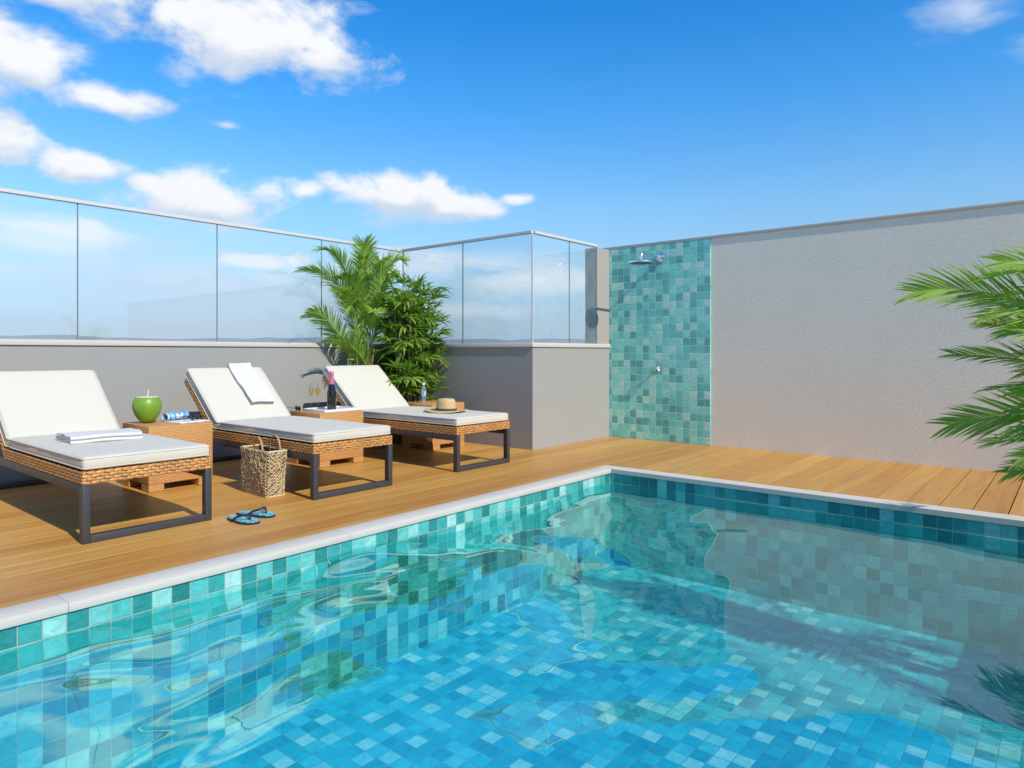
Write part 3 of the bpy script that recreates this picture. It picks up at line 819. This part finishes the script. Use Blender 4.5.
# ------------------------------------------------------------------ straw hat
ht = thing('straw_hat', 'straw sun hat with a dark band on the far lounger seat', 'hat', (-5.40, 5.345, .549))
m_, t_, o_ = mat('straw'); oc_ = t_.node('ShaderNodeTexCoord').outputs['Object']
sp_ = t_.node('ShaderNodeSeparateXYZ', {0: oc_})
rad = t_.m('SQRT', t_.m('ADD', t_.m('POWER', sp_.outputs[0], 2), t_.m('POWER', sp_.outputs[1], 2)))
wv = t_.m('SINE', t_.m('MULTIPLY', t_.m('ADD', rad, sp_.outputs[2]), 700))
cc_ = t_.mix(t_.noise(oc_, 60, 3), (.52, .34, .13), (.74, .55, .27))
b_ = bsdf(t_, o_, Base_Color=cc_, Roughness=.7); t_.l.new(bump(t_, wv, .5, .003), b_.inputs['Normal'])
mb = MB(); n = 48; rings = [(.245, .010), (.243, .013), (.20, .008), (.15, .006), (.118, .010), (.112, .03), (.108, .07), (.103, .11), (.09, .135), (.07, .143), (.04, .137), (0.012, .130)]
vs = []
for r, z in rings:
    for j in range(n):
        a = 2 * math.pi * j / n; rr = r * (1 + (.06 * math.cos(2 * a) if r < .12 else .05 * math.cos(2 * a + .4)))
        zz = z + ((.012 * math.sin(2 * a + .6) * (r / .245) ** 2) if r > .13 else 0)
        if r < .1: zz -= .012 * math.exp(-(math.sin(a) / .4) ** 2) * (1 - r / .12)
        vs.append((rr * math.cos(a), rr * math.sin(a), zz + .004))
fs = [(i * n + j, i * n + (j + 1) % n, (i + 1) * n + (j + 1) % n, (i + 1) * n + j) for i in range(len(rings) - 1) for j in range(n)]
fs.append(tuple((len(rings) - 1) * n + j for j in range(n)))
mb.faces(vs, fs); mb.build('hat_body', m_, ht)
mb = MB(); vs = []
for r, z in ((.1195, .012), (.1180, .036)):
    for j in range(n):
        a = 2 * math.pi * j / n; q = 1 + .06 * math.cos(2 * a); vs.append((r * q * math.cos(a), r * q * math.sin(a), z + .004))
mb.faces(vs, [(j, (j + 1) % n, n + (j + 1) % n, n + j) for j in range(n)]); mb.build('hat_band', simple('dark_band', (.07, .065, .06), .8), ht)

# ------------------------------------------------------------------ basket bag
bg_ = thing('straw_bag', 'woven straw beach bag standing against the middle lounger', 'bag', (-5.38, 3.125, 0), R(-4))
M_straw = simple('bag_straw', (.66, .51, .29), .7, 0, .25, 40)
bl, bd, bh = .245, .082, .385
def bagp(face, u, v):
    """u in -1..1 along the face, v in 0..1 height"""
    k = .90 + .10 * v; e = .004 * math.sin(v * 5 + u * 3)
    bul = .018 * (1 - u * u) * math.sin(math.pi * min(1, v + .1))
    if face == 0: return Vector((u * bl * k, -bd * k - bul + e, v * bh))
    if face == 1: return Vector((bl * k + bul * .4, u * bd * k + e, v * bh))
    if face == 2: return Vector((-u * bl * k, bd * k + bul + e, v * bh))
    return Vector((-bl * k - bul * .4, -u * bd * k + e, v * bh))
mb = MB()
for f_ in range(4):
    vs = [bagp(f_, -1 + 2 * i / 8, j / 8) * .985 + Vector((0, 0, .004)) for j in range(9) for i in range(9)]
    mb.faces(vs, [(j * 9 + i, j * 9 + i + 1, (j + 1) * 9 + i + 1, (j + 1) * 9 + i) for j in range(8) for i in range(8)])
c4 = [bagp(0, -1, 0), bagp(0, 1, 0), bagp(2, -1, 0), bagp(2, 1, 0)]
mb.faces([q * .985 + Vector((0, 0, .004)) for q in c4], [(0, 1, 2, 3)])
mb.build('bag_lining', simple('bag_lining', (.12, .078, .042), .9), bg_, recalc=False)
mb = MB(); rs = random.Random(3)
for f_ in range(4):
    nu = 17 if f_ % 2 == 0 else 6; nv = 15
    def node(i, j):
        jx = rs.uniform(-.25, .25); jy = rs.uniform(-.2, .2)
        return (max(-1, min(1, -1 + 2 * (i + (jx if 0 < i < nu else 0)) / nu)), max(0.01, min(.985, (j + (jy if 0 < j < nv else 0)) / nv)))
    G = {(i, j): node(i, j) for i in range(nu + 1) for j in range(nv + 1)}
    out_n = [Vector((0, -1, 0)), Vector((1, 0, 0)), Vector((0, 1, 0)), Vector((-1, 0, 0))][f_]
    for i in range(nu + 1):
        for j in range(nv + 1):
            for di, dj, pr_ in ((1, 1, .95), (1, -1, .85), (1, 0, .4), (0, 1, .15)):
                q = (i + di, j + dj)
                if q in G and rs.random() < pr_:
                    (u0, v0), (u1, v1) = G[(i, j)], G[q]
                    lift = out_n * rs.uniform(.001, .006)
                    pts = [bagp(f_, u0 + (u1 - u0) * s, v0 + (v1 - v0) * s) + lift * (1 + math.sin(math.pi * s)) for s in (0, .5, 1)]
                    mb.tube(pts, .0029, 5, rnd=rs.random())
for v in (.01, .985):
    loop = [bagp(f_, -1 + 2 * i / 8, v) for f_ in range(4) for i in range(8)]
    mb.tube(loop, .008, 6, closed=True)
mb.build('woven_sides', M_straw, bg_)
for s in (-1, 1):
    mb = MB(); pts = []
    for k in range(13):
        a = math.pi * k / 12
        pts.append((.065 + .085 * math.cos(a), s * (bd - .004 + .0 * k), bh - .02 + .125 * math.sin(a)))
    pts = [(pts[0][0], pts[0][1], bh - .07)] + pts + [(pts[-1][0], pts[-1][1], bh - .07)]
    mb.tube(pts, .0085, 8); mb.build('handle', simple('cane_handle', (.50, .27, .10), .5), bg_)

# ------------------------------------------------------------------ flip flops
m_, t_, o_ = mat('tropical_print'); oc_ = t_.node('ShaderNodeTexCoord').outputs['Object']
bsdf(t_, o_, Base_Color=t_.ramp(t_.noise(oc_, 26, 3, .5, 1.5), [(0, (.02, .12, .22)), (.42, (.05, .38, .46)), (.52, (.35, .68, .66)), (.58, (.06, .42, .50)), (.68, (.02, .16, .28))]), Roughness=.6)
def flipflop(label, loc, rz, flip):
    t = thing('flip_flop', label, 'flip-flop', loc, rz, 'pair of flip-flops on the deck')
    out = []
    for k in range(28):
        a = 2 * math.pi * k / 28; x = .158 * math.cos(a)
        hw = .056 + .013 * math.sin(x / .158 * 1.5) - .010 * math.exp(-((x + .02) / .05) ** 2)
        out.append((x, hw * math.sin(a) * (abs(math.sin(a)) ** -.25 if abs(math.sin(a)) > .05 else 1) + flip * .008 * math.cos(a * 2)))
    for nm, z0, z1, mm, sc in (('sole', 0, .014, M_navy, 1.0), ('footbed', .0142, .020, m_, .97)):
        mb = MB(); n = len(out)
        vs = [(x * sc, y * sc, z0) for x, y in out] + [(x * sc, y * sc, z1) for x, y in out]
        mb.faces(vs, [tuple(range(n))[::-1], tuple(range(n, 2 * n))] + [(i, (i + 1) % n, n + (i + 1) % n, n + i) for i in range(n)]); mb.build(nm, mm, t)
    mb = MB()
    for s in (-1, 1):
        mb.tube([(.088, 0, .018), (.086, s * .004, .045), (.06, s * .022, .058), (.01, s * .048, .042), (-.035, s * .056, .016)], [.005, .006, .0085, .0085, .006], 7)
    mb.build('strap', M_navy, t)
flipflop('blue patterned flip-flop nearer the pool edge', (-4.585, 2.50, 0), R(8), 1)
flipflop('blue patterned flip-flop nearer the straw bag, strap standing up', (-4.67, 2.655, 0), R(24), -1)

# ------------------------------------------------------------------ plants
def bez(p0, p1, p2, p3, t):
    a = 1 - t; return p0 * a ** 3 + p1 * 3 * a * a * t + p2 * 3 * a * t * t + p3 * t ** 3

def leaflet(mb, p, d, nrm, ln, wd, droop, rnd):
    """folded strip leaflet: 4 segments"""
    side = d.cross(nrm).normalized(); vs = []; k = 4
    for i in range(k + 1):
        t = i / k; q = p + d * (ln * t) + Vector((0, 0, -1)) * (droop * ln * t * t)
        wv = wd * (math.sin(math.pi * min(1, .18 + .82 * t)) ** .8) if i < k else .0005
        c = nrm * (wv * .28)
        vs += [q - side * wv / 2 + c, q, q + side * wv / 2 + c]
    fs = []
    for i in range(k):
        for j in range(2): fs.append((i * 3 + j, i * 3 + j + 1, (i + 1) * 3 + j + 1, (i + 1) * 3 + j))
    mb.faces(vs, fs, rnd)

def frond(parent, p0, p1, p2, p3, n, ln, wd, rs, M=None, bare=.22, tone=.5, droop=.25, ang=52, roll=0):
    p0, p1, p2, p3 = map(Vector, (p0, p1, p2, p3))
    mb = MB(); pts = [bez(p0, p1, p2, p3, i / 14) for i in range(15)]
    mb.tube(pts, [.008 * (1 - .8 * i / 14) + .0012 for i in range(15)], 6, rnd=.75)
    for i in range(n):
        t = bare + (1 - bare) * (i + .5) / n
        p = bez(p0, p1, p2, p3, t); tn = (bez(p0, p1, p2, p3, min(1, t + .01)) - bez(p0, p1, p2, p3, t - .01)).normalized()
        sd_ = tn.cross(Vector((0, 0, 1)))
        if sd_.length < .1: sd_ = tn.orthogonal()
        sd_.normalize(); up = sd_.cross(tn).normalized()
        sd_, up = sd_ * math.cos(roll) + up * math.sin(roll), up * math.cos(roll) - sd_ * math.sin(roll)
        tt = (t - bare) / (1 - bare)
        l = ln * (.45 + .55 * math.sin(math.pi * min(1, .12 + tt * .78)) ) * (1 - .35 * tt ** 3)
        for s in (-1, 1):
            a = R(ang - 26 * tt + rs.uniform(-6, 6)); 
            d = (tn * math.cos(a) + (sd_ * s * .86 + up * (.34 + rs.uniform(-.12, .12))) * math.sin(a)).normalized()
            nr = (up - d * up.dot(d)).normalized()
            leaflet(mb, p, d, nr, l * rs.uniform(.88, 1.08), wd * rs.uniform(.8, 1.15), droop * rs.uniform(.6, 1.5), min(.94, max(0, tone + rs.uniform(-.35, .35))))
    return mb.build('frond', M_leafA, parent, recalc=False, ang=60)

def fan(mb, p, d, size, rs, tone, nl=8):
    d = Vector(d).normalized(); side = d.cross(Vector((0, 0, 1)))
    if side.length < .1: side = Vector((1, 0, 0))
    side.normalize(); up = side.cross(d).normalized()
    for k in range(nl):
        a = R(-66 + 132 * k / (nl - 1) + rs.uniform(-9, 9))
        q = (d * math.cos(a) + side * math.sin(a) + up * rs.uniform(-.15, .4)).normalized()
        nr = (up - q * up.dot(q)).normalized()
        leaflet(mb, p, q, nr, size * rs.uniform(.75, 1.15) * (1 - .2 * abs(a) / R(66)), size * .135 * rs.uniform(.8, 1.2), rs.uniform(.05, .5), min(.94, max(0, tone + rs.uniform(-.35, .35))))

def areca(label, loc, fr, rs, canes, tone=.5, group=None):
    t = thing('areca_palm', label, 'palm', loc, 0, group)
    for (x, y, lx, ly, hgt) in canes:
        mb = MB(); k = 9
        mb.tube([(x + lx * (i / k) ** 1.4, y + ly * (i / k) ** 1.4, hgt * i / k) for i in range(k + 1)], [.016 - .006 * i / k + (.0018 if i % 2 else 0) for i in range(k + 1)], 7, rnd=rs.random()); mb.build('cane', M_stem, t)
    for f in fr: frond(t, *f[:4], f[4], f[5], f[6], rs, tone=tone + (f[7] if len(f) > 7 else 0), roll=f[8] if len(f) > 8 else 0, droop=f[9] if len(f) > 9 else .25)
    return t

def lady_palm(label, loc, rs, ncane, H, spread, nleaf, size, tone=.45, leanx=0, leany=0, zmin=.35):
    t = thing('lady_palm', label, 'palm', loc)
    tips = []
    for c in range(ncane):
        a = rs.uniform(0, 6.28); r = spread * .45 * math.sqrt(rs.random()); x, y = r * math.cos(a), r * math.sin(a)
        hh = H * rs.uniform(.80, 1); lx, ly = x * .9 + leanx, y * .9 + leany
        P = [Vector((x + lx * (i / 8) ** 1.5, y + ly * (i / 8) ** 1.5, hh * i / 8)) for i in range(9)]
        mb = MB(); mb.tube(P, [.012 + (.002 if i % 2 else 0) for i in range(9)], 7, rnd=rs.random()); mb.build('cane', M_stem, t)
        tips.append(P)
    for k in range(nleaf):
        P = tips[k % ncane]; u = zmin + (1 - zmin) * rs.random() ** .85; f = u * 8; i = min(7, int(f)); p = P[i].lerp(P[i + 1], f - i)
        a = rs.uniform(0, 6.28); el = rs.uniform(-.2, .8) + max(0, u - .85) * 4
        d = Vector((math.cos(a), math.sin(a), el)).normalized()
        pl = spread * rs.uniform(.25, .75); e = p + d * pl + Vector((0, 0, -.06 * pl))
        mb = MB(); mb.tube([p, p + d * pl * .5 + Vector((0, 0, .03)), e], .003, 5, rnd=.6)
        dd = (d + Vector((0, 0, rs.uniform(-.55, .55)))).normalized(); fan(mb, e, dd, size * rs.uniform(.8, 1.15), rs, tone)
        mb.build('fan_leaf', M_leafB, t, recalc=False, ang=60)
    return t

def pot(parent, r, h):
    mb = MB(); mb.lathe([(0, 0), (r * .8, 0), (r * .84, .01), (r, h - .03), (r, h), (r * .92, h), (r * .9, h - .04), (0, h - .04)], n=32); mb.build('pot', M_pot, parent)

rs = random.Random(11)
# left areca at the parapet: crown about (-7.3, 5.75)
fr = []
for (tx, ty, tz, n, ln, tn) in [(-.02, .0, 2.62, 26, .34, .1), (.05, -.72, 2.48, 28, .36, .15), (-.02, -.95, 2.22, 28, .36, .2), (.30, .38, 2.45, 26, .36, .25), (.36, -.05, 2.38, 24, .32, .1),
                            (.05, -.9, 1.68, 24, .32, .05), (.25, -.6, 1.95, 24, .34, 0), (.48, -.25, 1.72, 22, .32, .25), (.1, -.45, 2.15, 26, .34, -.1), (.22, .2, 2.2, 24, .34, -.05), (.45, -.42, 1.50, 22, .30, .2),
                            (-.1, .55, 2.25, 24, .34, -.1), (.18, -.75, 1.35, 20, .28, -.15), (.38, .1, 1.9, 24, .34, 0), (.2, -.15, 2.42, 26, .34, 0), (.15, -.35, 1.75, 24, .34, -.2), (.3, .3, 1.6, 22, .32, -.2)]:
    bx, by = rs.uniform(-.07, .07), rs.uniform(-.12, .12); bz = rs.uniform(1.15, 1.6) if tz > 1.7 else rs.uniform(.75, 1.05)
    top = max(tz, bz + .3)
    fr.append(((bx, by, bz), (bx + tx * .15, by + ty * .15, bz + (top - bz) * .55), (bx + tx * .55, by + ty * .55, top + .10), (tx, ty, tz), int(n * 2.1), ln * 1.0, .0155, tn, rs.uniform(-.9, .9)))
A1 = areca('feathery green areca palm in the corner behind the farthest lounger', (-7.28, 5.70, 0), fr, rs, [(rs.uniform(-.1, .1), rs.uniform(-.14, .14), rs.uniform(-.1, .1), rs.uniform(-.12, .12), rs.uniform(.9, 1.5)) for _ in range(11)], .45)
pot(A1, .24, .32)
P1 = lady_palm('dense dark green fan-leaved palm in the parapet corner', (-7.06, 6.18, 0), rs, 26, 2.06, .42, 470, .235, .5, zmin=.30)
pot(P1, .25, .3)
# right areca beside the back wall, mostly outside the frame
fr = [((0, 0, 0.75), (-0.37, -0.05, 1.15), (-1.28, -0.13, 1.7), (-1.74, -0.12, 1.6), 70, 0.31, 0.0145, 0.2, 1.0, 0.1),
      ((0, 0, 0.7), (-0.42, -0.05, 1.02), (-1.06, -0.1, 1.18), (-1.53, -0.14, 1.19), 52, 0.22, 0.014, 0.1, 0.6, 0.12),
      ((0, 0, 0.45), (-0.42, -0.1, 0.84), (-1.06, -0.14, 0.92), (-1.55, -0.14, 0.74), 62, 0.28, 0.0145, 0.15, 1.0, 0.1),
      ((0, 0, 0.4), (-0.37, -0.1, 0.64), (-0.91, -0.14, 0.64), (-1.24, -0.14, 0.47), 44, 0.2, 0.014, 0.2, 0.8, 0.15),
      ((0, 0, 0.9), (-0.22, 0, 1.4), (-0.86, -0.1, 1.76), (-1.3, -0.14, 1.76), 48, 0.27, 0.0145, 0.2, 0.9, 0.15),
      ((0, 0, 0.85), (-0.32, 0.1, 1.3), (-0.81, 0.2, 1.45), (-1.26, 0.3, 1.38), 46, 0.25, 0.0145, 0, 0.7, 0.15),
      ((0, 0, 0.6), (-0.32, 0.1, 0.9), (-0.81, 0.1, 1.0), (-1.21, 0.1, 0.95), 46, 0.24, 0.0145, -0.1, 0.5, 0.15),
      ((0, -0.1, 0.7), (-0.32, -0.2, 1.1), (-0.76, -0.3, 1.3), (-1.14, -0.36, 1.3), 46, 0.22, 0.0145, 0.2, 0.8, 0.15),
      ((0, -0.1, 0.5), (-0.32, -0.2, 0.9), (-0.76, -0.3, 1.02), (-1.18, -0.3, 0.98), 46, 0.22, 0.0145, 0.25, -0.5, 0.15),
      ((0, 0, 0.9), (-0.27, -0.1, 1.4), (-0.66, -0.15, 1.6), (-1.06, -0.2, 1.55), 44, 0.24, 0.0145, 0.2, 0.5, 0.15),
      ((0, -0.1, 0.4), (-0.32, -0.2, 0.7), (-0.76, -0.25, 0.74), (-1.16, -0.3, 0.6), 44, 0.22, 0.0145, 0.2, 0.9, 0.2),
      ((0, 0.1, 0.6), (-0.37, 0.1, 1.0), (-0.86, 0.1, 1.35), (-1.36, 0.1, 1.4), 46, 0.25, 0.0145, 0.05, 0.9, 0.15),
      ((0, 0, 1.0), (0.05, -0.1, 1.5), (0.0, -0.25, 1.9), (-0.1, -0.4, 1.95), 30, 0.27, 0.0145, 0.1),
      ((0, 0, 0.9), (0.15, 0, 1.4), (0.5, 0, 1.6), (0.8, 0, 1.3), 30, 0.27, 0.0145, 0),
      ((0, 0, 0.8), (0.2, 0.1, 1.2), (0.45, 0.25, 1.3), (0.7, 0.3, 1.0), 30, 0.26, 0.0145, 0),
      ((0, 0, 0.9), (0, 0.15, 1.4), (0.05, 0.4, 1.7), (0.1, 0.6, 1.7), 30, 0.26, 0.0145, 0),
      ((0, 0, 0.7), (0.2, -0.2, 1.1), (0.4, -0.4, 1.1), (0.6, -0.5, 0.8), 30, 0.24, 0.0145, 0)]
rs3 = random.Random(21)
fr = [f[:5] + (f[5] * 1.3,) + f[6:] for f in fr]
for k in range(11):
    k *= .8; tz = .50 + 1.15 * k / 8; tx = -rs3.uniform(1.16, 1.40); ty = rs3.uniform(-.35, .25); bz = .35 + .5 * k / 8
    fr.append(((0, 0, bz), (-.3, ty * .2, bz + (tz - bz) * .7 + .1), (tx * .7, ty * .7, tz + .14), (tx, ty, tz), 44, rs3.uniform(.26, .34), .0145, rs3.uniform(.05, .35), rs3.uniform(-1, 1), .15))
rs2 = random.Random(5)
A2 = areca('bushy areca palm by the pool at the right edge', (.92, 5.25, 0), fr, rs2, [(rs2.uniform(-.08, .08), rs2.uniform(-.08, .08), rs2.uniform(-.06, .06), rs2.uniform(-.06, .06), rs2.uniform(.6, 1.0)) for _ in range(9)], .42)
pot(A2, .18, .26)
